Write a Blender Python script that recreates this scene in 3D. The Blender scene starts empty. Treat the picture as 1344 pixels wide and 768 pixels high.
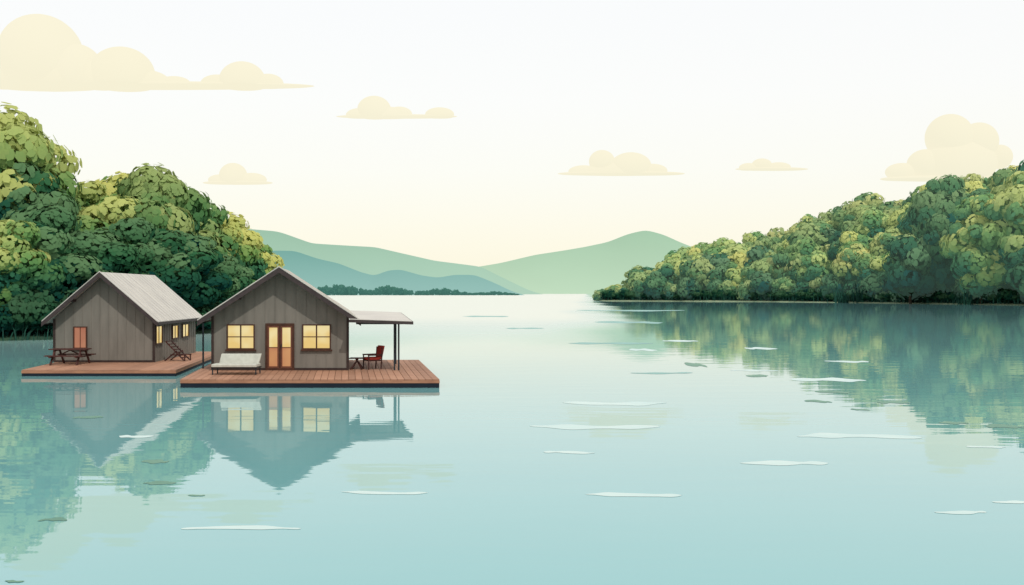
import bpy, bmesh, math, random
import numpy as np
from mathutils import Vector, Matrix
S=bpy.context.scene
S.view_settings.view_transform='Standard'; S.view_settings.look='None'; S.view_settings.exposure=0
COL=S.collection
rnd=random.Random(7)

# ------------------------------------------------------------ materials
def newmat(name):
    m=bpy.data.materials.new(name); m.use_nodes=True
    nt=m.node_tree; b=nt.nodes.get('Principled BSDF')
    return m,nt,b
def N(nt,t,**k):
    n=nt.nodes.new(t)
    for a,v in k.items(): setattr(n,a,v)
    return n
def mixc(nt,fac,a,b,blend='MIX'):
    n=N(nt,'ShaderNodeMix',data_type='RGBA',blend_type=blend)
    for i,v in ((0,fac),(6,a),(7,b)):
        if isinstance(v,bpy.types.NodeSocket): nt.links.new(v,n.inputs[i])
        else: n.inputs[i].default_value=v if i==0 else (*v,1)
    return n.outputs[2]
def noise(nt,scale,detail=3,coord='Object',sc=(1,1,1)):
    tc=N(nt,'ShaderNodeTexCoord'); mp=N(nt,'ShaderNodeMapping'); mp.inputs['Scale'].default_value=sc
    n=N(nt,'ShaderNodeTexNoise'); n.inputs['Scale'].default_value=scale; n.inputs['Detail'].default_value=detail
    nt.links.new(tc.outputs[coord],mp.inputs[0]); nt.links.new(mp.outputs[0],n.inputs['Vector'])
    return n.outputs['Fac']
def solid(name,c1,c2=None,scale=3,rough=.8,sc=(1,1,1),bump=0,island=0):
    m,nt,b=newmat(name)
    c2=c2 or tuple(x*.75 for x in c1)
    f=noise(nt,scale,4,sc=sc)
    r=N(nt,'ShaderNodeMapRange'); r.inputs[1].default_value=.35; r.inputs[2].default_value=.65
    nt.links.new(f,r.inputs[0])
    col=mixc(nt,r.outputs[0],c1,c2)
    if island:
        g=N(nt,'ShaderNodeNewGeometry'); mr=N(nt,'ShaderNodeMapRange')
        mr.inputs[3].default_value=1-island; mr.inputs[4].default_value=1+island
        nt.links.new(g.outputs['Random Per Island'],mr.inputs[0])
        vm=N(nt,'ShaderNodeVectorMath',operation='SCALE')
        nt.links.new(col,vm.inputs[0]); nt.links.new(mr.outputs[0],vm.inputs['Scale']); col=vm.outputs[0]
    nt.links.new(col,b.inputs['Base Color']); b.inputs['Roughness'].default_value=rough
    b.inputs['Specular IOR Level'].default_value=.2
    if bump:
        bp=N(nt,'ShaderNodeBump'); bp.inputs['Strength'].default_value=bump; bp.inputs['Distance'].default_value=.03
        nt.links.new(f,bp.inputs['Height']); nt.links.new(bp.outputs[0],b.inputs['Normal'])
    return m
def glow(name,c1,c2,strength,scale=1.2):
    m,nt,b=newmat(name)
    f=noise(nt,scale,1); r=N(nt,'ShaderNodeMapRange'); r.inputs[1].default_value=.4; r.inputs[2].default_value=.6
    nt.links.new(f,r.inputs[0]); c=mixc(nt,r.outputs[0],c1,c2)
    b.inputs['Base Color'].default_value=(.06,.05,.03,1); b.inputs['Roughness'].default_value=.3
    b.inputs['Specular IOR Level'].default_value=.25
    nt.links.new(c,b.inputs['Emission Color']); b.inputs['Emission Strength'].default_value=strength
    return m
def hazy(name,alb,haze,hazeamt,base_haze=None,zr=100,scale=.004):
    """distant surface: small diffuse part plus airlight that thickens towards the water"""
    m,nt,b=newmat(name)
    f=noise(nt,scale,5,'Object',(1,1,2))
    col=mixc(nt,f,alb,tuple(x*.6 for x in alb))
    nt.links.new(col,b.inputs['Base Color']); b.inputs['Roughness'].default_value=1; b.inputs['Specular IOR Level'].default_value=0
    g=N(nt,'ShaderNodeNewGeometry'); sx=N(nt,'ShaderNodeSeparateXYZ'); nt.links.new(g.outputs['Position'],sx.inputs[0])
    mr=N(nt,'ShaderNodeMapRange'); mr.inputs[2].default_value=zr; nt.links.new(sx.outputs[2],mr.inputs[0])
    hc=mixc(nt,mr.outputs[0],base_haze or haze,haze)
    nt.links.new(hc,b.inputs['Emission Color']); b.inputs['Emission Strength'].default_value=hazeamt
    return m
def foliage(name,dark,mid,light,haze=None,hz=0):
    m,nt,b=newmat(name); nt.nodes.remove(b)
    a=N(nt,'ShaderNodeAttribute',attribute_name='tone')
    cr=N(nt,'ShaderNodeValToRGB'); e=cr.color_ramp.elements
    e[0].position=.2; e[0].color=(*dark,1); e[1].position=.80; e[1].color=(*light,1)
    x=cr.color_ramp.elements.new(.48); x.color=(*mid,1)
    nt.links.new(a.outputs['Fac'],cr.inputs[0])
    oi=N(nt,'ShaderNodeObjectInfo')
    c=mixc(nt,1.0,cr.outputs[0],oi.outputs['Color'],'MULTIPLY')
    d=N(nt,'ShaderNodeBsdfDiffuse'); t=N(nt,'ShaderNodeBsdfTranslucent'); mx=N(nt,'ShaderNodeMixShader'); mx.inputs[0].default_value=.38
    nt.links.new(c,d.inputs[0]); nt.links.new(c,t.inputs[0]); nt.links.new(d.outputs[0],mx.inputs[1]); nt.links.new(t.outputs[0],mx.inputs[2])
    o=nt.nodes['Material Output']; last=mx.outputs[0]
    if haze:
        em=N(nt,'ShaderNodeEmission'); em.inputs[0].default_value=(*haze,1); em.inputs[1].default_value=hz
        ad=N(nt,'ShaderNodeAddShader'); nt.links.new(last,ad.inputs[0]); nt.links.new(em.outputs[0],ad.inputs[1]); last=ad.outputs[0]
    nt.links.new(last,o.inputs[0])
    return m

M_wall=solid('grey_boards',(.185,.168,.145),(.15,.137,.118),1.2,.85,(3,3,.5),.15,.06)
M_trim=solid('dark_trim',(.045,.028,.024),(.03,.02,.018),4,.6)
M_frame=solid('window_frame',(.075,.03,.018),(.05,.022,.015),4,.5)
M_doorw=solid('door_wood',(.16,.06,.035),(.12,.045,.028),4,.5)
M_fascia=solid('roof_fascia',(.055,.04,.04),(.04,.03,.03),4,.6)
M_roof=solid('roof_metal',(.54,.51,.46),(.45,.425,.39),.8,.7,(1,4,1),.1,.04)
M_deck=solid('deck_planks',(.38,.205,.13),(.30,.155,.10),1.5,.7,(1,6,1),.15,.14)
M_rim=solid('deck_rim',(.38,.18,.105),(.29,.13,.08),2,.6,(1,1,6))
M_hull=solid('hull',(.010,.016,.026),(.007,.011,.02),2,.7)
M_glass=glow('lit_window',(.86,.60,.20),(.92,.76,.38),.84)
M_door=glow('lit_door',(.56,.20,.09),(.70,.32,.13),.75,1.0)
M_salmon=glow('salmon_glass',(.50,.15,.09),(.60,.23,.13),.65)
M_wood=solid('furniture_wood',(.08,.03,.024),(.05,.02,.018),5,.5)
M_red=solid('red_cushion',(.42,.055,.04),(.33,.04,.03),5,.8)
M_cush=solid('cream_cushion',(.50,.50,.44),(.42,.42,.37),5,.9)
M_metal=solid('post_metal',(.03,.035,.04),(.02,.025,.03),5,.5)
M_bark=solid('bark',(.08,.055,.035),(.04,.028,.02),2,.95,(1,1,.3),.4)
M_bank=solid('bank_grass',(.045,.09,.045),(.02,.055,.04),.15,.95)
M_shore=solid('shore_sand',(.24,.29,.18),(.16,.22,.14),.3,.95)
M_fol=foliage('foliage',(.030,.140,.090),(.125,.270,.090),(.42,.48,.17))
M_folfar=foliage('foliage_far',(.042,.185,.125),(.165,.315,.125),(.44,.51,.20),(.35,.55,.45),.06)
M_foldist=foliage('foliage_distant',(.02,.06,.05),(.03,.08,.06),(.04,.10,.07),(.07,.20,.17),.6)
M_reed=solid('reeds',(.02,.085,.055),(.01,.05,.04),.5,.9)
M_streak=solid('ripple_streak',(.52,.62,.59),(.46,.58,.56),.5,.6)  # ripple reflections painted as one pale colour
M_refl=solid('tree_reflection',(.14,.27,.19),(.10,.22,.16),.8,.5)  # tree reflections on the water, painted as flat green
M_gstreak=solid('green_streak',(.18,.38,.34),(.15,.34,.31),.5,.4)  # plain greenish tone for thin streak sheets on the water

# ------------------------------------------------------------ helpers
def link(o,parent=None):
    COL.objects.link(o)
    if parent: o.parent=parent
    return o
def empty(name,loc=(0,0,0)):
    e=bpy.data.objects.new(name,None); e.location=loc; e.empty_display_size=.3
    return link(e)
class B:
    """collects boxes/prisms in one mesh; fn maps local metres -> mesh coords"""
    def __init__(s,fn=None): s.v=[];s.f=[];s.m=[];s.mats=[];s.fn=fn or (lambda x,y,z:(x,y,z))
    def mi(s,mat):
        if mat not in s.mats: s.mats.append(mat)
        return s.mats.index(mat)
    def hexa(s,pts,mat):
        b=len(s.v); s.v+= [s.fn(*p) for p in pts]
        for f in ((0,3,2,1),(4,5,6,7),(0,1,5,4),(1,2,6,5),(2,3,7,6),(3,0,4,7)):
            s.f.append([b+i for i in f]); s.m.append(s.mi(mat))
    def box(s,x0,x1,y0,y1,z0,z1,mat):
        s.hexa([(x0,y0,z0),(x1,y0,z0),(x1,y1,z0),(x0,y1,z0),(x0,y0,z1),(x1,y0,z1),(x1,y1,z1),(x0,y1,z1)],mat)
    def prism(s,poly,y0,y1,mat):
        n=len(poly); b=len(s.v)
        s.v+=[s.fn(x,y0,z) for x,z in poly]+[s.fn(x,y1,z) for x,z in poly]
        s.f.append([b+i for i in range(n)]); s.f.append([b+n+i for i in reversed(range(n))]); s.m+=[s.mi(mat)]*2
        for i in range(n):
            j=(i+1)%n; s.f.append([b+j,b+i,b+n+i,b+n+j]); s.m.append(s.mi(mat))
    def beam(s,a,c,w,mat):
        a=Vector(a);c=Vector(c); d=(c-a).normalized(); up=Vector((0,0,1)) if abs(d.z)<.9 else Vector((0,1,0))
        u=d.cross(up).normalized()*w/2; v=d.cross(u).normalized()*w/2
        s.hexa([tuple(p) for p in (a-u-v,a+u-v,a+u+v,a-u+v,c-u-v,c+u-v,c+u+v,c-u+v)],mat)
    def make(s,name,parent=None,bevel=0,loc=None):
        me=bpy.data.meshes.new(name); me.from_pydata(s.v,[],s.f)
        for m in s.mats: me.materials.append(m)
        me.polygons.foreach_set('material_index',s.m)
        bm=bmesh.new(); bm.from_mesh(me); bmesh.ops.recalc_face_normals(bm,faces=bm.faces); bm.to_mesh(me); bm.free()
        o=bpy.data.objects.new(name,me); link(o,parent)
        if loc: o.location=loc
        if bevel:
            md=o.modifiers.new('bevel','BEVEL'); md.width=bevel; md.segments=1; md.limit_method='ANGLE'
        return o

# ------------------------------------------------------------ houses
def gable_house(name,origin,skew,half,depth,zw,slope,over_x,over_front,deck,deckz,front,side,batten=.42):
    ox,oy=origin; root=empty(name,(ox,oy,0))
    fn=lambda x,y,z:(x+skew*y,y,z)
    apexw=zw+slope*half
    w=B(fn)
    w.prism([(-half,deckz),(half,deckz),(half,zw),(0,apexw),(-half,zw)],0,depth,M_wall)
    w.make('walls',root)
    bt=B(fn); n=int(2*half/batten)
    for i in range(n+1):
        x=-half+.05+i*(2*half-.1)/n
        ht=zw+slope*(half-abs(x))-.04
        segs=[(deckz+.02,ht)]
        for (x0,x1,z0,z1) in [f[:4] for f in front]:
            if x0-.08<x<x1+.08:
                new=[]
                for a,c in segs:
                    if a<z0-.08: new.append((a,min(c,z0-.08)))
                    if c>z1+.08: new.append((max(a,z1+.08),c))
                segs=new
        for a,c in segs:
            if c-a>.08: bt.box(x-.018,x+.018,-.018,.002,a,c,M_wall)
    n=int(depth/batten)
    for i in range(n+1):
        y=.05+i*(depth-.1)/n
        segs=[(deckz+.02,zw-.03)]
        for (y0,y1,z0,z1) in [f[:4] for f in side]:
            if y0-.08<y<y1+.08:
                segs=[(deckz+.02,z0-.08),(z1+.08,zw-.03)]
        for a,c in segs:
            if c-a>.08: bt.box(half-.002,half+.02,y-.018,y+.018,a,c,M_wall)
        bt.box(-half-.02,-half+.002,y-.018,y+.018,deckz+.02,zw-.03,M_wall)
    bt.make('battens',root)
    tr=B(fn)
    for sx in (-1,1):
        a,c=(half-.06,half+.045) if sx>0 else (-half-.045,-half+.06)
        tr.box(a,c,-.045,.06,deckz+.01,zw-.02,M_trim)
    tr.box(-half+.06,half-.06,-.04,.01,deckz+.012,deckz+.10,M_trim)
    tr.make('corner_trim',root)
    rt=.10; e=half+over_x; zr=lambda x:apexw+.06-slope*abs(x)
    rf=B(fn); y0=-over_front; y1=depth+.4
    for sx in (-1,1):
        rf.hexa([(0,y0+.03,zr(0)),(sx*e,y0+.03,zr(e)),(sx*e,y1,zr(e)),(0,y1,zr(0)),
                 (0,y0+.03,zr(0)+rt),(sx*e,y0+.03,zr(e)+rt),(sx*e,y1,zr(e)+rt),(0,y1,zr(0)+rt)],M_roof)
        k=int((y1-y0)/.55)
        for i in range(1,k):
            y=y0+i*(y1-y0)/k
            rf.hexa([(sx*.05,y-.015,zr(.05)+rt),(sx*e,y-.015,zr(e)+rt),(sx*e,y+.015,zr(e)+rt),(sx*.05,y+.015,zr(.05)+rt),
                     (sx*.05,y-.015,zr(.05)+rt+.03),(sx*e,y-.015,zr(e)+rt+.03),(sx*e,y+.015,zr(e)+rt+.03),(sx*.05,y+.015,zr(.05)+rt+.03)],M_roof)
        rf.hexa([(0,y0-.04,zr(0)+rt),(sx*e,y0-.04,zr(e)+rt),(sx*e,y0+.03,zr(e)+rt),(0,y0+.03,zr(0)+rt),
                 (0,y0-.04,zr(0)+rt+.045),(sx*e,y0-.04,zr(e)+rt+.045),(sx*e,y0+.03,zr(e)+rt+.045),(0,y0+.03,zr(0)+rt+.045)],M_roof)
    rf.make('roof',root)
    fa=B(fn)
    for sx in (-1,1):
        for (a,c) in ((y0-.03,y0+.028),):
            fa.hexa([(0,a,zr(0)-.13),(sx*(e+.02),a,zr(e)-.13),(sx*(e+.02),c,zr(e)-.13),(0,c,zr(0)-.13),
                     (0,a,zr(0)+rt-.025),(sx*(e+.02),a,zr(e)+rt-.025),(sx*(e+.02),c,zr(e)+rt-.025),(0,c,zr(0)+rt-.025)],M_fascia)
        xx=(e,e+.03) if sx>0 else (-e-.03,-e)
        fa.box(xx[0],xx[1],y0+.03,y1,zr(e)-.06,zr(e)+.07,M_fascia)
        fa.box(sx*e*.5-.04,sx*e*.5+.04,y0+.03,-.02,zr(e*.5)-.14,zr(e*.5)-.02,M_fascia)
    fa.make('fascia',root)
    for i,(x0,x1,z0,z1,kind) in enumerate(front):
        wd=B(fn); t=.055
        if kind=='door': t=.09
        gm={'win':M_glass,'door':M_glass,'salmon':M_salmon}[kind]
        wd.box(x0+t,x1-t,-.02,.01,z0+t,z1-t,gm)
        wd.box(x0,x0+t,-.075,.01,z0,z1,M_frame); wd.box(x1-t,x1,-.075,.01,z0,z1,M_frame)
        wd.box(x0+t,x1-t,-.075,.01,z1-t,z1,M_frame); wd.box(x0+t,x1-t,-.075,.01,z0,z0+t,M_frame)
        xm=(x0+x1)/2
        if kind=='win':
            wd.box(xm-.03,xm+.03,-.05,-.02,z0+t,z1-t,M_frame)
            z=z0+(z1-z0)*.5
            wd.box(x0+t,xm-.03,-.048,-.02,z-.02,z+.02,M_frame); wd.box(xm+.03,x1-t,-.048,-.02,z-.02,z+.02,M_frame)
            wd.box(x0-.06,x1+.06,-.11,.01,z0-.06,z0-.002,M_frame)
        elif kind=='door':
            wd.box(xm-.035,xm+.035,-.066,-.02,z0+t,z1-t,M_frame)
            for a,c in ((x0+t,xm-.035),(xm+.035,x1-t)):
                wd.box(a,c,-.05,-.02,z0+t,z0+.16,M_doorw)
                wd.box(a,a+.07,-.052,-.02,z0+.16,z1-t,M_doorw); wd.box(c-.07,c,-.052,-.02,z0+.16,z1-t,M_doorw)
                wd.box(a+.07,c-.07,-.05,-.02,z1-t-.09,z1-t,M_doorw)
                wd.box(a+.07,c-.07,-.032,-.02,z0+.16,z0+.93,M_door)
                wd.box(a+.07,c-.07,-.05,-.02,z0+.93,z0+.97,M_doorw)
            wd.box(xm+.05,xm+.08,-.13,-.05,z0+.95,z0+1.1,M_metal)
        else:
            wd.box(xm-.015,xm+.015,-.04,-.02,z0+t,z1-t,M_frame)
            wd.box(x0-.05,x1+.05,-.10,.01,z0-.05,z0-.002,M_frame)
        wd.make('front_door' if kind=='door' else 'window',root)
    for i,(a,c,z0,z1,kind) in enumerate(side):
        wd=B(fn); t=.06; h=half
        wd.box(h-.01,h+.02,a+t,c-t,z0+t,z1-t,M_glass)
        wd.box(h-.01,h+.075,a,a+t,z0,z1,M_frame); wd.box(h-.01,h+.075,c-t,c,z0,z1,M_frame)
        wd.box(h-.01,h+.075,a+t,c-t,z1-t,z1,M_frame); wd.box(h-.01,h+.075,a+t,c-t,z0,z0+t,M_frame)
        ym=(a+c)/2; wd.box(h+.02,h+.05,ym-.03,ym+.03,z0+t,z1-t,M_frame)
        wd.make('side_window',root)
    fl,fr,br,bl,yf,yb=deck
    def at(t,y):
        k=(y-yf)/(yb-yf); xl=fl+(bl-fl)*k; xr=fr+(br-fr)*k
        return (xl+(xr-xl)*t-ox,y-oy)
    d=B(); n=int((fr-fl)/.26)
    for i in range(n):
        t0=i/n+.0009; t1=(i+1)/n-.0009
        q=[at(t0,yf+.04),at(t1,yf+.04),at(t1,yb-.04),at(t0,yb-.04)]
        d.hexa([(*p,deckz-.045) for p in q]+[(*p,deckz) for p in q],M_deck)
    d.make('deck',root)
    r=B()
    def ring(i0,z0,z1,mat):
        q=[(fl-ox+i0,yf-oy+i0),(fr-ox-i0,yf-oy+i0),(br-ox-i0,yb-oy-i0),(bl-ox+i0,yb-oy-i0)]
        r.hexa([(*p,z0) for p in q]+[(*p,z1) for p in q],mat)
    ring(0,deckz-.145,deckz-.048,M_rim)
    ring(.015,-.35,deckz-.147,M_hull)
    r.make('hull',root)
    return root,fn

rootA,fnA=gable_house('houseboat',(-9.78,42.0),-.165,2.86,5.6,2.62,.655,.52,.72,
    (-12.54,-2.73,-4.55,-14.35,37.6,48.6),.32,
    [(-2.25,-1.07,1.20,2.26,'win'),(-.62,.60,.33,2.30,'door'),(.93,2.14,1.20,2.26,'win')],[])
rootB,fnB=gable_house('houseboat',(-19.46,47.5),-.064,2.38,7.8,2.36,.86,.34,.62,
    (-21.1,-14.45,-16.3,-23.1,42.8,56.2),.27,
    [(-1.46,-.80,.92,1.98,'salmon')],
    [(.15,1.25,1.1,2.02,'win'),(3.0,4.1,1.22,1.95,'win'),(4.9,6.2,1.22,1.95,'win')])
p=B(fnA)
zf,zb=2.42,2.66
p.hexa([(2.95,-1.0,zf),(5.5,-1.0,zf-.09),(5.35,5.4,zb-.09),(2.95,5.4,zb),
        (2.95,-1.0,zf+.09),(5.5,-1.0,zf),(5.35,5.4,zb),(2.95,5.4,zb+.09)],M_roof)
p.hexa([(2.9,-1.05,zf-.05),(5.55,-1.05,zf-.14),(5.55,-1.002,zf-.14),(2.9,-1.002,zf-.05),
        (2.9,-1.05,zf+.07),(5.55,-1.05,zf-.02),(5.55,-1.002,zf-.02),(2.9,-1.002,zf+.07)],M_fascia)
p.hexa([(5.502,-1.0,zf-.14),(5.55,-1.0,zf-.14),(5.40,5.4,zb-.14),(5.352,5.4,zb-.14),
        (5.502,-1.0,zf-.02),(5.55,-1.0,zf-.02),(5.40,5.4,zb-.02),(5.352,5.4,zb-.02)],M_fascia)
p.make('porch_roof',rootA)
q=B(fnA)
for x,y in ((5.0,0),(5.05,.0+3.6),(4.82,-.02)):
    q.box(x-.035,x+.035,y-.035,y+.035,.31,2.36+.03*y,M_metal)
q.box(-3.42,-3.35,.9,.97,.31,2.30,M_metal)
q.box(3.2,5.3,-.04,.02,2.26,2.33,M_metal)
q.make('porch_posts',rootA)

# ------------------------------------------------------------ furniture
b=B()
for x in (-.86,.86):
    for y in (-.3,.36): b.box(x-.025,x+.025,y-.025,y+.025,0,.30,M_metal)
b.box(-.92,.92,-.36,.42,.26,.31,M_metal)
b.box(-.9,.9,-.38,.30,.31,.43,M_cush)
b.hexa([(-.80,.30,.33),(.80,.30,.33),(.80,.42,.33),(-.80,.42,.33),(-.72,.42,.80),(.90,.42,.80),(.90,.54,.80),(-.72,.54,.80)],M_cush)
b.make('daybed',None,.02,(-11.05,39.9,.32))
b=B()
for x in (-.3,.3):
    b.beam((x,-.28,0),(x,-.28,.62),.05,M_wood); b.beam((x,.28,0),(x,.34,.95),.05,M_wood)
    b.beam((x,-.32,.62),(x,.32,.62),.06,M_wood)
b.box(-.3,.3,-.28,.3,.36,.41,M_wood); b.box(-.27,.27,-.28,.24,.41,.52,M_red)
b.hexa([(-.27,.24,.42),(.27,.24,.42),(.27,.34,.42),(-.27,.34,.42),(-.27,.36,1.0),(.27,.36,1.0),(.27,.47,1.0),(-.27,.47,1.0)],M_red)
o=b.make('armchair',None,.01,(-5.98,42.6,.32)); o.rotation_euler[2]=math.radians(-60)
b=B(); b.box(-.3,.3,-.25,.25,.46,.5,M_wood)
for x in (-.25,.25):
    b.beam((x,-.2,0),(-x*.2,0,.46),.04,M_wood); b.beam((x,.2,0),(-x*.2,.05,.46),.04,M_wood)
b.make('side_table',None,0,(-6.62,42.5,.32))
b=B()
for i in range(5): b.box(-.85,.85,-.36+i*.145,-.23+i*.145,.68,.73,M_wood)
for s_ in (-1,1):
    for i in range(2):
        y=s_*(.62+.14*i); b.box(-.85,.85,y-.06,y+.06,.40,.45,M_wood)
for x in (-.6,.6):
    b.beam((x,-.72,0),(x,-.22,.68),.07,M_wood); b.beam((x,.72,0),(x,.22,.68),.07,M_wood)
    b.box(x-.04,x+.04,-.82,.82,.34,.40,M_wood); b.box(x-.03,x+.03,-.34,.34,.62,.68,M_wood)
b.beam((-.6,0,.37),(0,0,.66),.05,M_wood); b.beam((.6,0,.37),(0,0,.66),.05,M_wood)
b.make('picnic_table',None,0,(-20.5,46.2,.27))
b=B()
for x in (-.28,.28):
    b.beam((x,-.5,.05),(x,.45,.95),.05,M_wood); b.beam((x,.5,.0),(x,-.15,.5),.05,M_wood); b.beam((x,-.6,.30),(x,.2,.30),.05,M_wood); b.beam((x,-.55,0),(x,-.55,.32),.05,M_wood)
for i in range(7):
    k=i/6; y=-.42+.82*k; z=.17+.78*k; b.box(-.28,.28,y-.05,y+.05,z-.02,z+.02,M_wood)
o=b.make('deck_chair',None,0,(-16.35,48.6,.27)); o.rotation_euler[2]=math.radians(80)

# ------------------------------------------------------------ trees
def tree_mesh(name,seed,H=14,R=4.6,zlow=2.2,clumps=46,leaves=130,leaf=.30,cr=(1.0,1.9),mat=M_fol,trunk=True,jit=.08,blob=.11):
    rs=np.random.RandomState(seed); V=[];T=[];NN=[]
    cz=(H+zlow)/2; hz=(H-zlow)/2; mc=np.mean(cr)
    ga=math.pi*(3-math.sqrt(5))
    for c in range(clumps):
        nout=int(clumps*.82)
        if c<nout:
            zz=1-2*(c+.5)/nout; rr=math.sqrt(max(0,1-zz*zz)); an=c*ga+seed
            u=np.array([rr*math.cos(an),rr*math.sin(an),zz])+rs.normal(0,.18,3); u/=np.linalg.norm(u)
            rad=rs.uniform(.62,1.0)
        else:
            u=rs.normal(size=3); u/=np.linalg.norm(u); rad=rs.uniform(.1,.5)
        k=1-.15*max(0,u[2])
        r=rs.uniform(*cr)*(1.0-.15*max(u[2],0))
        pos=np.array([u[0]*(R-r*.5)*rad*k,u[1]*(R-r*.5)*rad*k,cz+u[2]*(hz-r*.5)*rad])
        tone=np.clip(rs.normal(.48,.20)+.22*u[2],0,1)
        n=int(leaves*(r/mc)**2)
        d=rs.normal(size=(n,3)); d/=np.linalg.norm(d,axis=1)[:,None]
        lump=1+blob*1.6*np.sin(d[:,0]*5+seed+c)*np.sin(d[:,1]*5+c)+rs.normal(0,.045,n)
        P=pos+d*(r*lump)[:,None]*np.array([1.15,1.15,.85])
        nrm=d+rs.normal(0,jit,(n,3)); nrm/=np.linalg.norm(nrm,axis=1)[:,None]
        ref=rs.normal(size=(n,3)); a=np.cross(nrm,ref); a/=np.linalg.norm(a,axis=1)[:,None]; bb=np.cross(nrm,a)
        sn=nrm*.75+u*.45+np.array([0,0,.15]); sn/=np.linalg.norm(sn,axis=1)[:,None]
        ls=leaf*rs.uniform(.7,1.3,n)
        for j in range(6):
            an=j*math.pi/3; rr=ls*(1.12 if j%3==0 else .85)
            V.append(P+a*(rr*math.cos(an))[:,None]+bb*(rr*math.sin(an))[:,None])
        NN.append(np.repeat(sn,6,axis=0))
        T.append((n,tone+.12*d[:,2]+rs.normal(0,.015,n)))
    verts=[];tones=[]
    for c,(n,t) in enumerate(T):
        blk=np.stack(V[c*6:c*6+6],axis=1).reshape(-1,3); verts.append(blk); tones.append(np.repeat(t,6))
    verts=np.concatenate(verts); tones=np.clip(np.concatenate(tones),0,1)
    nl=len(verts)//6
    sizes=[6]*nl
    tv=[];tf=[];tn=[]
    def limb(a,c,r0,r1,k=7):
        a=np.array(a,float);c=np.array(c,float);d=c-a;d/=np.linalg.norm(d)
        u=np.cross(d,[0.3,1,.1]);u/=np.linalg.norm(u);v=np.cross(d,u);b0=len(tv)
        for p,r in ((a,r0),((a+c)/2+u*r0*.4,(r0+r1)/2),(c,r1)):
            for i in range(k):
                an=2*math.pi*i/k; q=u*math.cos(an)+v*math.sin(an); tv.append(p+q*r); tn.append(q)
        for s_ in (0,1):
            for i in range(k):
                j=(i+1)%k; tf.append((b0+s_*k+i,b0+s_*k+j,b0+s_*k+k+j,b0+s_*k+k+i))
    if trunk:
        limb((0,0,-1),(0.2,0,H*.55),H*.026,H*.013)
        limb((0.2,0,H*.55),(-.2,.3,H*.85),H*.013,H*.004)
        for i in range(6):
            an=i*1.05+seed; z=H*(.22+.07*i)
            limb((0.1,0,z),(math.cos(an)*R*.7,math.sin(an)*R*.7,z+H*.17),H*.010,H*.003)
    base=len(verts)
    allv=np.concatenate([verts,np.array(tv)]) if tv else verts
    alln=np.concatenate(NN+([np.array(tn)] if tn else []))
    loops=np.concatenate([np.arange(base),np.array(tf).reshape(-1)+base if tf else np.zeros(0)]).astype(np.int32)
    tot=np.array(sizes+[4]*len(tf),dtype=np.int32); st=np.concatenate([[0],np.cumsum(tot)[:-1]]).astype(np.int32)
    me=bpy.data.meshes.new(name); me.vertices.add(len(allv)); me.vertices.foreach_set('co',allv.astype(np.float32).ravel())
    me.loops.add(len(loops)); me.loops.foreach_set('vertex_index',loops)
    me.polygons.add(len(tot)); me.polygons.foreach_set('loop_start',st); me.polygons.foreach_set('loop_total',tot)
    me.materials.append(mat); me.materials.append(M_bark)
    me.polygons.foreach_set('material_index',np.array([0]*nl+[1]*len(tf),dtype=np.int32))
    me.polygons.foreach_set('use_smooth',np.ones(len(tot),dtype=bool))
    me.update(calc_edges=True)
    me.normals_split_custom_set_from_vertices([tuple(x) for x in alln])
    at=me.attributes.new('tone','FLOAT','POINT'); at.data.foreach_set('value',np.concatenate([tones,np.zeros(len(tv))]).astype(np.float32))
    return me
V_near=[tree_mesh('near_tree_%d'%i,11+i*7,leaves=250,leaf=.30,clumps=46,cr=(1.1,2.2)) for i in range(5)]
V_bush=[tree_mesh('bush_%d'%i,90+i,H=4,R=2.6,zlow=.2,clumps=20,leaves=110,leaf=.2,cr=(.6,1.1),trunk=False) for i in range(3)]
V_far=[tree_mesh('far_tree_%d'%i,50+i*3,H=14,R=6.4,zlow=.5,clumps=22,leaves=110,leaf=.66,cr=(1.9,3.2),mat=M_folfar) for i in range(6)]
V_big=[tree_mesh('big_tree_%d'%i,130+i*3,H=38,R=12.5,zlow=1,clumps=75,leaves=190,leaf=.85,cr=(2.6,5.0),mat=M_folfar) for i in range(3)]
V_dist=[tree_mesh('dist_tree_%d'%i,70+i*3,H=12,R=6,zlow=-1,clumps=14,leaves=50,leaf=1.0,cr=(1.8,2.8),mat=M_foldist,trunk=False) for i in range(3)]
def put(name,me,x,y,z,sx,sz,rot,tint,parent=None):
    o=bpy.data.objects.new(name,me); o.location=(x,y,z); o.scale=(sx,sx,sz); o.rotation_euler[2]=rot; o.color=(*tint,1)
    return link(o,parent)
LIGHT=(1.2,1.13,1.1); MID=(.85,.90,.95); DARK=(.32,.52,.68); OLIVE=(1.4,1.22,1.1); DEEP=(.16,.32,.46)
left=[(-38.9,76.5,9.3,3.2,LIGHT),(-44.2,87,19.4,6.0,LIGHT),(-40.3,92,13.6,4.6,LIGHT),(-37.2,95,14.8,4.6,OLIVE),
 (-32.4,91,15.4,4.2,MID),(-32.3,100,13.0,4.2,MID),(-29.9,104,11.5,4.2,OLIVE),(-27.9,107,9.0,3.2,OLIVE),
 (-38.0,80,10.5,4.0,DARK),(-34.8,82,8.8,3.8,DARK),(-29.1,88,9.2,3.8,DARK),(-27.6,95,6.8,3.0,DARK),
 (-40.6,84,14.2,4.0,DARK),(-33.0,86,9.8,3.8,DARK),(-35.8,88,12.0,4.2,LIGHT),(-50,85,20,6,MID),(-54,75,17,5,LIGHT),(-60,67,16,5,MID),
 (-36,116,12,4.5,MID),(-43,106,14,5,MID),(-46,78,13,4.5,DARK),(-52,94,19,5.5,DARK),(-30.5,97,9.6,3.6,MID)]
for i,(x,y,h,r,t) in enumerate(left):
    put('oak_tree',V_near[i%5],x,y,.3,r/4.6,h/14,rnd.uniform(0,6.28),t)
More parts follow.
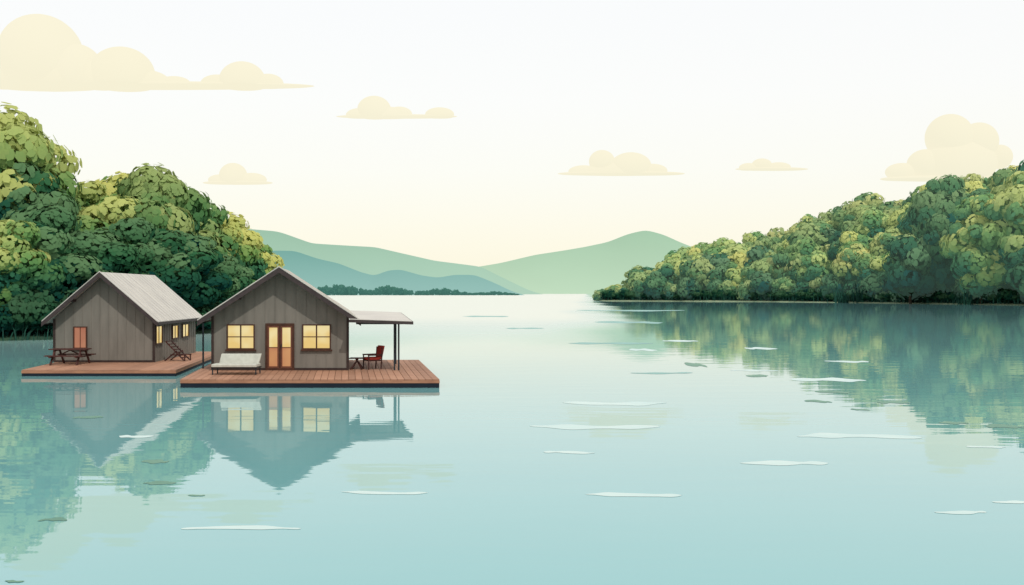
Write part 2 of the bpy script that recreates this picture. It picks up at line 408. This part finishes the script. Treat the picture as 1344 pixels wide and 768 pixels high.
shoreL=[(-62,52),(-45,67),(-39,73.5),(-33,77),(-28,83),(-25.8,92),(-26.3,105),(-30,120),(-42,140),(-80,170),(-200,230)]
def along(poly,step):
    out=[]
    for (a,c) in zip(poly,poly[1:]):
        a=Vector(a);c=Vector(c);L=(c-a).length;n=max(1,int(L/step))
        for k in range(n): out.append(a.lerp(c,k/n))
    return out
sh=empty('shrubbery')
for p_ in along(shoreL[:9],1.7):
    for k in range(2):
        put('shrub',rnd.choice(V_bush),p_.x-1.2-2.4*k+rnd.uniform(-.5,.5),p_.y+.8+2*k,.1,rnd.uniform(.55,.9),rnd.uniform(.5,1.0)+.35*k,rnd.uniform(0,6.3),DEEP,sh)

def bank(name,shore,dirs,rows,mats):
    v=[];f=[];m=[]
    n=len(shore)
    for off,z in rows:
        for (x,y),(dx,dy) in zip(shore,dirs): v.append((x+dx*off,y+dy*off,z if not callable(z) else z(x,y)))
    for r in range(len(rows)-1):
        for i in range(n-1):
            f.append((r*n+i,r*n+i+1,(r+1)*n+i+1,(r+1)*n+i)); m.append(0 if r>0 else 1)
    me=bpy.data.meshes.new(name); me.from_pydata(v,[],f)
    for q_ in mats: me.materials.append(q_)
    me.polygons.foreach_set('material_index',m)
    bm=bmesh.new(); bm.from_mesh(me); bmesh.ops.recalc_face_normals(bm,faces=bm.faces)
    if sum(q_.normal.z for q_ in bm.faces)<0: bmesh.ops.reverse_faces(bm,faces=bm.faces)
    bm.to_mesh(me); bm.free()
    return link(bpy.data.objects.new(name,me))
bank('left_shore_ground',shoreL,[(-.9,.45)]*len(shoreL),[(-.8,-.5),(.6,.22),(3,.5),(15,1.0),(60,4),(400,12)],[M_bank,M_bank])

# ---- right bank and forest
shoreR=[(36,440),(38,424),(60,412),(98,388),(122,345),(137,303),(150,272),(185,225),(240,170),(330,110)]
def ztop(x):
    xs=[34,42,52,64,75,84,100,112,126,140,155,185,240,330]; zs=[7,12,17,22,23,27,33,41,44,46,46,46,42,36]
    return float(np.interp(x,xs,zs))
dirs=[(.35,1.0),(.3,1.0),(.3,1.0),(.45,.9),(.6,.8),(.75,.66),(.8,.6),(.75,.65),(.7,.7),(.7,.7)]
hill=lambda k:(lambda x,y:max(.6,(ztop(x)-12)*k))
bank('right_shore_ground',shoreR,dirs,[(-2.0,-.3),(4.5,.5),(9,1.2),(22,hill(.35)),(40,hill(.75)),(62,hill(1.0)),(120,hill(1.15)),(500,hill(.8))],[M_bank,M_shore])
forest=empty('forest')
pts=along(shoreR,7.2)
sx_=[p_[0] for p_ in shoreR]
for p_ in pts:
    dx=float(np.interp(p_.x,sx_,[d[0] for d in dirs])); dy=float(np.interp(p_.x,sx_,[d[1] for d in dirs]))
    zt_=ztop(p_.x)
    for r,(off,k) in enumerate(((8,0),(16,.18),(26,.38),(38,.66),(52,.9),(66,1.0))):
        o_=off+rnd.uniform(-2,2); x=p_.x+dx*o_+rnd.uniform(-3,3); y=p_.y+dy*o_
        base=max(.3,(zt_-12)*k)
        h=rnd.uniform(11,18) if zt_>20 else zt_*rnd.uniform(.6,.95)
        if r==0: h*=.72
        if zt_<20 and r>3: continue
        t=rnd.choice([DARK,DARK,MID] if r<1 else [MID,LIGHT,OLIVE,LIGHT,DARK,MID])
        t=tuple(c*rnd.uniform(.95,1.05) for c in t)
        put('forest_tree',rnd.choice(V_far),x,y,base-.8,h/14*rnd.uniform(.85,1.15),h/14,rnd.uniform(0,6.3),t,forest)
for p_ in along(shoreR[1:],2.6):
    put('undergrowth',rnd.choice(V_bush),p_.x+3.0+rnd.uniform(-.5,.5),p_.y+5.0,.3,rnd.uniform(.9,1.4),rnd.uniform(.7,1.3),rnd.uniform(0,6.3),DEEP,forest)
put('oak_tree',V_big[0],141.5,300,.3,.85,34/38,.8,OLIVE)
put('oak_tree',V_big[1],151,292,.3,1.0,40/38,2.8,LIGHT)
put('oak_tree',V_big[2],158,308,.3,1.0,46/38,4.1,MID)
put('oak_tree',V_big[1],139,322,.3,.85,42/38,2.1,(.5,.66,.78))
put('oak_tree',V_far[0],128,320,.3,1.3,22/14,5.1,DARK)
put('oak_tree',V_far[3],147,280,.3,1.3,18/14,1.1,DARK)
def reeds(name,pts,h,n,seed,w=.12):
    r=random.Random(seed); v=[];f=[]
    for p_ in pts:
        hh=h*r.uniform(.5,1.2)
        for i in range(n):
            x=p_.x+r.gauss(0,.7);y=p_.y+r.gauss(0,.5); an=r.uniform(0,3.14); lx=r.gauss(0,.22)*hh; ly=r.gauss(0,.2)*hh; H_=hh*r.uniform(.5,1)
            c,s=math.cos(an)*w,math.sin(an)*w; b0=len(v)
            v+= [(x-c,y-s,-.2),(x+c,y+s,-.2),(x+c*.8+lx*.35,y+s*.8+ly*.35,H_*.6),(x-c*.8+lx*.35,y-s*.8+ly*.35,H_*.6),(x+lx,y+ly,H_)]
            f+= [(b0,b0+1,b0+2,b0+3),(b0+3,b0+2,b0+4)]
    me=bpy.data.meshes.new(name); me.from_pydata(v,[],f); me.materials.append(M_reed)
    return link(bpy.data.objects.new(name,me))
reeds('reeds',[p_+Vector((1.6,3.4)) for p_ in along(shoreR[1:],2.0)],3.8,8,3,.2)
reeds('reeds',[p_ for p_ in along([(-46,67.2),(-39,73.7),(-33,77.2),(-28.2,83)],.7)],1.3,8,4,.05)
reeds('reeds',[Vector((121+rnd.uniform(-6,6),352+rnd.uniform(-3,3))) for _ in range(10)],8,12,5,.25)
reeds('reeds',[Vector((139+rnd.uniform(-4,6),302+rnd.uniform(-3,3))) for _ in range(7)],7,10,6,.22)

# ------------------------------------------------------------ hills
def ridge(name,prof,Y,width,mat,seed):
    rs=random.Random(seed)
    xs=[p_[0] for p_ in prof]; zs=[p_[1] for p_ in prof]
    nx=260; ny=24; v=[];f=[]
    ph=[rs.uniform(0,6) for _ in range(4)]
    X=np.linspace(xs[0],xs[-1],nx)
    Z=np.interp(X,xs,zs); ker=np.array([1,2,3,2,1])/9.; Zp=np.pad(Z,2,mode='edge'); Z=np.convolve(Zp,ker,'valid')
    for j in range(ny):
        t=j/(ny-1)*2-1
        for i in range(nx):
            sft=.18*math.sin(X[i]/width*2.1+ph[0])
            k=math.cos(max(-1,min(1,(t)))*math.pi/2)**1.1 if abs(t)<1 else 0
            zz=Z[i]*k*(1+.05*math.sin(t*7+X[i]/width*5+ph[1])*(1-k))
            v.append((X[i],Y+(t+1)*width+sft*width*(1-abs(t)),zz-1.0))
    for j in range(ny-1):
        for i in range(nx-1):
            a=j*nx+i; f.append((a,a+1,a+nx+1,a+nx))
    me=bpy.data.meshes.new(name); me.from_pydata(v,[],f); me.materials.append(mat)
    for q_ in me.polygons: q_.use_smooth=True
    return link(bpy.data.objects.new(name,me))
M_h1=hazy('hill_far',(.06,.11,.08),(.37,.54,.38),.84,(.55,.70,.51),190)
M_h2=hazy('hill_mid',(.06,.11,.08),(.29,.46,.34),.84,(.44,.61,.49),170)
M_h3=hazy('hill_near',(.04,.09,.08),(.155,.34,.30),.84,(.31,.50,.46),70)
far=[(-700,10),(-400,30),(-120,66),(-30,82),(60,104),(140,116),(190,124),(250,136),(300,156),(345,166),(390,154),(440,132),(520,105),(640,90),(800,95),(1000,60),(1400,10)]
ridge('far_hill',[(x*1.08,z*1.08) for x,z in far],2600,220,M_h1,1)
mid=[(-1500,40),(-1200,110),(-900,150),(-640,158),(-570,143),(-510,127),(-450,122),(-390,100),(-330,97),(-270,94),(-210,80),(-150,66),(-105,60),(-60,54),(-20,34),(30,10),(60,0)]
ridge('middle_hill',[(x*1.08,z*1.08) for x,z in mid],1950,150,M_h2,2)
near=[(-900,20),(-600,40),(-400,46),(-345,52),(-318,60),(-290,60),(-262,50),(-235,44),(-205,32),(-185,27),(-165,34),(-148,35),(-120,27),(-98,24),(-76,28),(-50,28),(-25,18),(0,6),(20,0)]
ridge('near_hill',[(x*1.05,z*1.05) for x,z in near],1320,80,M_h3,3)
dt=empty('distant_tree_line')
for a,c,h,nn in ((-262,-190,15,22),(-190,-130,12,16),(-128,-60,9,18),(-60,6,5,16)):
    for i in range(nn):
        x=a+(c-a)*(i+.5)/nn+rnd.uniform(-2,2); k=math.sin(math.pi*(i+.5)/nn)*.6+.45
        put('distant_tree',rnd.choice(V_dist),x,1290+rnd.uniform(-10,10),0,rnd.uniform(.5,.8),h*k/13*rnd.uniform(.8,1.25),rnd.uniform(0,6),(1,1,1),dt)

# ------------------------------------------------------------ clouds
M_cloud,nt,bs=newmat('cloud')
bs.inputs['Base Color'].default_value=(.05,.045,.035,1); bs.inputs['Roughness'].default_value=1; bs.inputs['Specular IOR Level'].default_value=0
cf=noise(nt,.002,2); nt.links.new(mixc(nt,cf,(.91,.86,.65),(.93,.885,.70)),bs.inputs['Emission Color']); bs.inputs['Emission Strength'].default_value=.96
def cloud(lobes,base,tail):
    bm=bmesh.new(); K=3.0; Y=3921
    def lobe(u,v,r,ru=None,depth=1.0):
        ru=ru or r
        x=K*(u-672); z=K*(384-v)+3.6
        res=bmesh.ops.create_icosphere(bm,subdivisions=4,radius=1)
        for w in res['verts']:
            w.co=Vector((x+w.co.x*ru*K,w.co.y*r*K*depth,z+w.co.z*r*K))
    for l in lobes: lobe(*l)
    a,c,t=tail; lobe((a+c)/2,base,t,(c-a)/2,4)
    zb=K*(384-base)+3.6-K*1.5
    for w in bm.verts:
        if w.co.z<zb: w.co.z=zb-(zb-w.co.z)*.04
    me=bpy.data.meshes.new('cloud'); bm.to_mesh(me); bm.free(); me.materials.append(M_cloud)
    for q_ in me.polygons: q_.use_smooth=True
    o=bpy.data.objects.new('cloud',me); o.location=(0,Y,0); link(o)
cloud([(54,72,52),(60,98,34,80),(2,90,30,36),(-40,85,42),(100,92,34),(160,98,36,42),(128,102,26),(190,110,18,34),(228,110,10,22),(318,106,25,30),(285,110,12,22),(352,110,13,20)],113,(-60,413,5))
cloud([(491,144,18,22),(472,151,9,18),(524,150,10,17),(505,152,12,36),(577,150,9,19)],153,(441,600,2.6))
cloud([(306,230,16,18),(330,236,9,20),(288,236,7,15)],240,(266,358,3))
cloud([(790,212,15,17),(828,218,18,27),(856,224,9,20),(766,225,8,20),(808,226,14,44)],228,(732,899,3.4))
cloud([(1000,216,8,13),(1022,219,6,16),(983,220,6,13)],222,(965,1061,2.4))
cloud([(1246,180,30),(1284,186,25),(1215,216,20,24),(1184,226,12,22),(1258,214,32,50),(1312,206,16)],235,(1155,1350,5))

# ------------------------------------------------------------ water
M_w,nt,b=newmat('lake_water')
b.inputs['IOR'].default_value=1.40
f=noise(nt,.05,2,'Object',(1,2.2,1))
g=N(nt,'ShaderNodeNewGeometry'); sx=N(nt,'ShaderNodeSeparateXYZ'); nt.links.new(g.outputs['Position'],sx.inputs[0])
def M2(op,a,c):
    n=N(nt,'ShaderNodeMath',operation=op)
    for i,v in enumerate((a,c)):
        if isinstance(v,bpy.types.NodeSocket): nt.links.new(v,n.inputs[i])
        else: n.inputs[i].default_value=v
    return n.outputs[0]
# breeze-ruffled open channel mid-lake; pale sky reflection is painted into its base colour
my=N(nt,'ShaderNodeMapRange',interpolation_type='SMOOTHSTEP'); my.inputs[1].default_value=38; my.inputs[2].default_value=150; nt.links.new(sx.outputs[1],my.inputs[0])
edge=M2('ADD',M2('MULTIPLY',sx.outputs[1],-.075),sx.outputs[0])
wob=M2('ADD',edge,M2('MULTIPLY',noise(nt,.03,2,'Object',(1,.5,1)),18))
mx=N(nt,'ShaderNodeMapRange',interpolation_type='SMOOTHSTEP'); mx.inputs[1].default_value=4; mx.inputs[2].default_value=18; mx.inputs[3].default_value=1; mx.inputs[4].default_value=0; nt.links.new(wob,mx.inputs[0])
ruf_pale=M2('MULTIPLY',my.outputs[0],mx.outputs[0])
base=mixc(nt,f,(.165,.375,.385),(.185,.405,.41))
nt.links.new(mixc(nt,ruf_pale,base,(.60,.62,.54)),b.inputs['Base Color'])
nt.links.new(M2('ADD',M2('MULTIPLY',ruf_pale,.38),.015),b.inputs['Roughness'])
w1=noise(nt,.55,2,'Object',(.45,1.6,1)); w2=noise(nt,2.2,1,'Object',(.35,1.6,1))
hgt=M2('ADD',M2('MULTIPLY',w2,.15),w1)
bp=N(nt,'ShaderNodeBump'); bp.inputs['Strength'].default_value=1; bp.inputs['Distance'].default_value=.0055
nt.links.new(hgt,bp.inputs['Height']); nt.links.new(bp.outputs[0],b.inputs['Normal'])
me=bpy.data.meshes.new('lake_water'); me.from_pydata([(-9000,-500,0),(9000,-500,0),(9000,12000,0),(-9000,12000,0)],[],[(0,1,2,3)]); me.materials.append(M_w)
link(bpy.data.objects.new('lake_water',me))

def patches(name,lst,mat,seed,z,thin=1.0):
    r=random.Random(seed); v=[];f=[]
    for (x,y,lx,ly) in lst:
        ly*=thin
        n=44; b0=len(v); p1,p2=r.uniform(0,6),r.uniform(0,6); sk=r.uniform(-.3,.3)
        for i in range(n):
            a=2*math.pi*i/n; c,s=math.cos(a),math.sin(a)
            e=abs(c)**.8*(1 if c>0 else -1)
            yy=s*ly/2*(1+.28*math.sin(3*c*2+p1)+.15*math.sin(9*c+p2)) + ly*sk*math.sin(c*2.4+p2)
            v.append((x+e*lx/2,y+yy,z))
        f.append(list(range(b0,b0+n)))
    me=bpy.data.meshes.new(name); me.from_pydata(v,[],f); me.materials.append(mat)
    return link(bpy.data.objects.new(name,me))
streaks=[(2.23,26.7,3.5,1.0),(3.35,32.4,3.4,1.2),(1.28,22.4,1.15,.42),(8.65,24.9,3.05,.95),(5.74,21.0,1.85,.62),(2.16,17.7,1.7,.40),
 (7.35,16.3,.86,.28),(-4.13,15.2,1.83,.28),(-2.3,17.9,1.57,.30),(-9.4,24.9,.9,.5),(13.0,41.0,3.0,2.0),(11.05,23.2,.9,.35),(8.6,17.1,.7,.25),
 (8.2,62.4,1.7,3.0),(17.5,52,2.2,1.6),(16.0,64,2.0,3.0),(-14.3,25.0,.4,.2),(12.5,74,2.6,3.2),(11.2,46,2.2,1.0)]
patches('water_streak_sheets',streaks,M_streak,5,.004,.78)  # pale sheets laid on the water in place of ripple reflections
refl_bits=[(10.1,32.9,.8,.7),(10.7,30.6,.55,.4),(12.5,32.6,1.1,.7),(12.2,27.5,.8,.5),(13.2,26.7,.95,.7),(-7.6,21.2,.6,.4),(-6.65,18.8,.6,.33),(-7.25,15.75,.45,.2),(-12.2,28.7,.85,.5),(9.1,49.5,.9,2.6),(-6.2,12.4,.25,.08),(-5.6,17.65,.32,.10),(10.6,43,1.0,1.0),(11.6,36,1.2,.8)]
patches('reflection_patches',refl_bits,M_refl,8,.006)  # green sheets added as broken-off bits of tree reflection
green_streaks=[(6.7,44.5,2.8,.7),(7.0,70.5,6.0,2.4),(1.3,100,3.8,3.0),(-4,150,7,7),(14,120,8,8),(24,200,22,12)]
patches('water_streak_sheets',green_streaks,M_gstreak,9,.005)

# ------------------------------------------------------------ light & sky
sd=Vector((.35,-.62,.78)).normalized()
L=bpy.data.lights.new('sun','SUN'); L.energy=2.2; L.angle=math.radians(.5); L.color=(1,.965,.89)
lo=bpy.data.objects.new('sun',L); lo.rotation_euler=sd.to_track_quat('Z','Y').to_euler(); lo.location=(20,-20,40); link(lo)
W=bpy.data.worlds.new('World'); S.world=W; W.use_nodes=True; nt=W.node_tree
bg=nt.nodes['Background']; out=nt.nodes['World Output']
sky=N(nt,'ShaderNodeTexSky',sky_type='NISHITA'); sky.sun_disc=False
sky.sun_elevation=math.asin(sd.z); sky.sun_rotation=math.atan2(sd.x,sd.y)
nt.links.new(sky.outputs[0],bg.inputs[0]); bg.inputs[1].default_value=.012
tc=N(nt,'ShaderNodeTexCoord'); sp=N(nt,'ShaderNodeSeparateXYZ'); nt.links.new(tc.outputs['Generated'],sp.inputs[0])
cr=N(nt,'ShaderNodeValToRGB'); e=cr.color_ramp.elements
e[0].position=0; e[0].color=(.91,.86,.68,1); e[1].position=.30; e[1].color=(.93,.935,.93,1)
for ps,c in ((.06,(.93,.89,.75)),(.12,(.935,.92,.84)),(.19,(.94,.935,.90))):
    x=cr.color_ramp.elements.new(ps); x.color=(*c,1)
nt.links.new(sp.outputs[2],cr.inputs[0])
bg2=N(nt,'ShaderNodeBackground'); nt.links.new(cr.outputs[0],bg2.inputs[0]); bg2.inputs[1].default_value=1
ad=N(nt,'ShaderNodeAddShader'); nt.links.new(bg.outputs[0],ad.inputs[0]); nt.links.new(bg2.outputs[0],ad.inputs[1]); nt.links.new(ad.outputs[0],out.inputs[0])

# ------------------------------------------------------------ camera
cam=bpy.data.cameras.new('camera'); co=bpy.data.objects.new('camera',cam); link(co)
cam.lens=35; cam.sensor_width=36; cam.clip_end=20000; cam.clip_start=.1
co.location=(0,0,3.6); co.rotation_euler=(math.radians(90),0,0)
S.camera=co
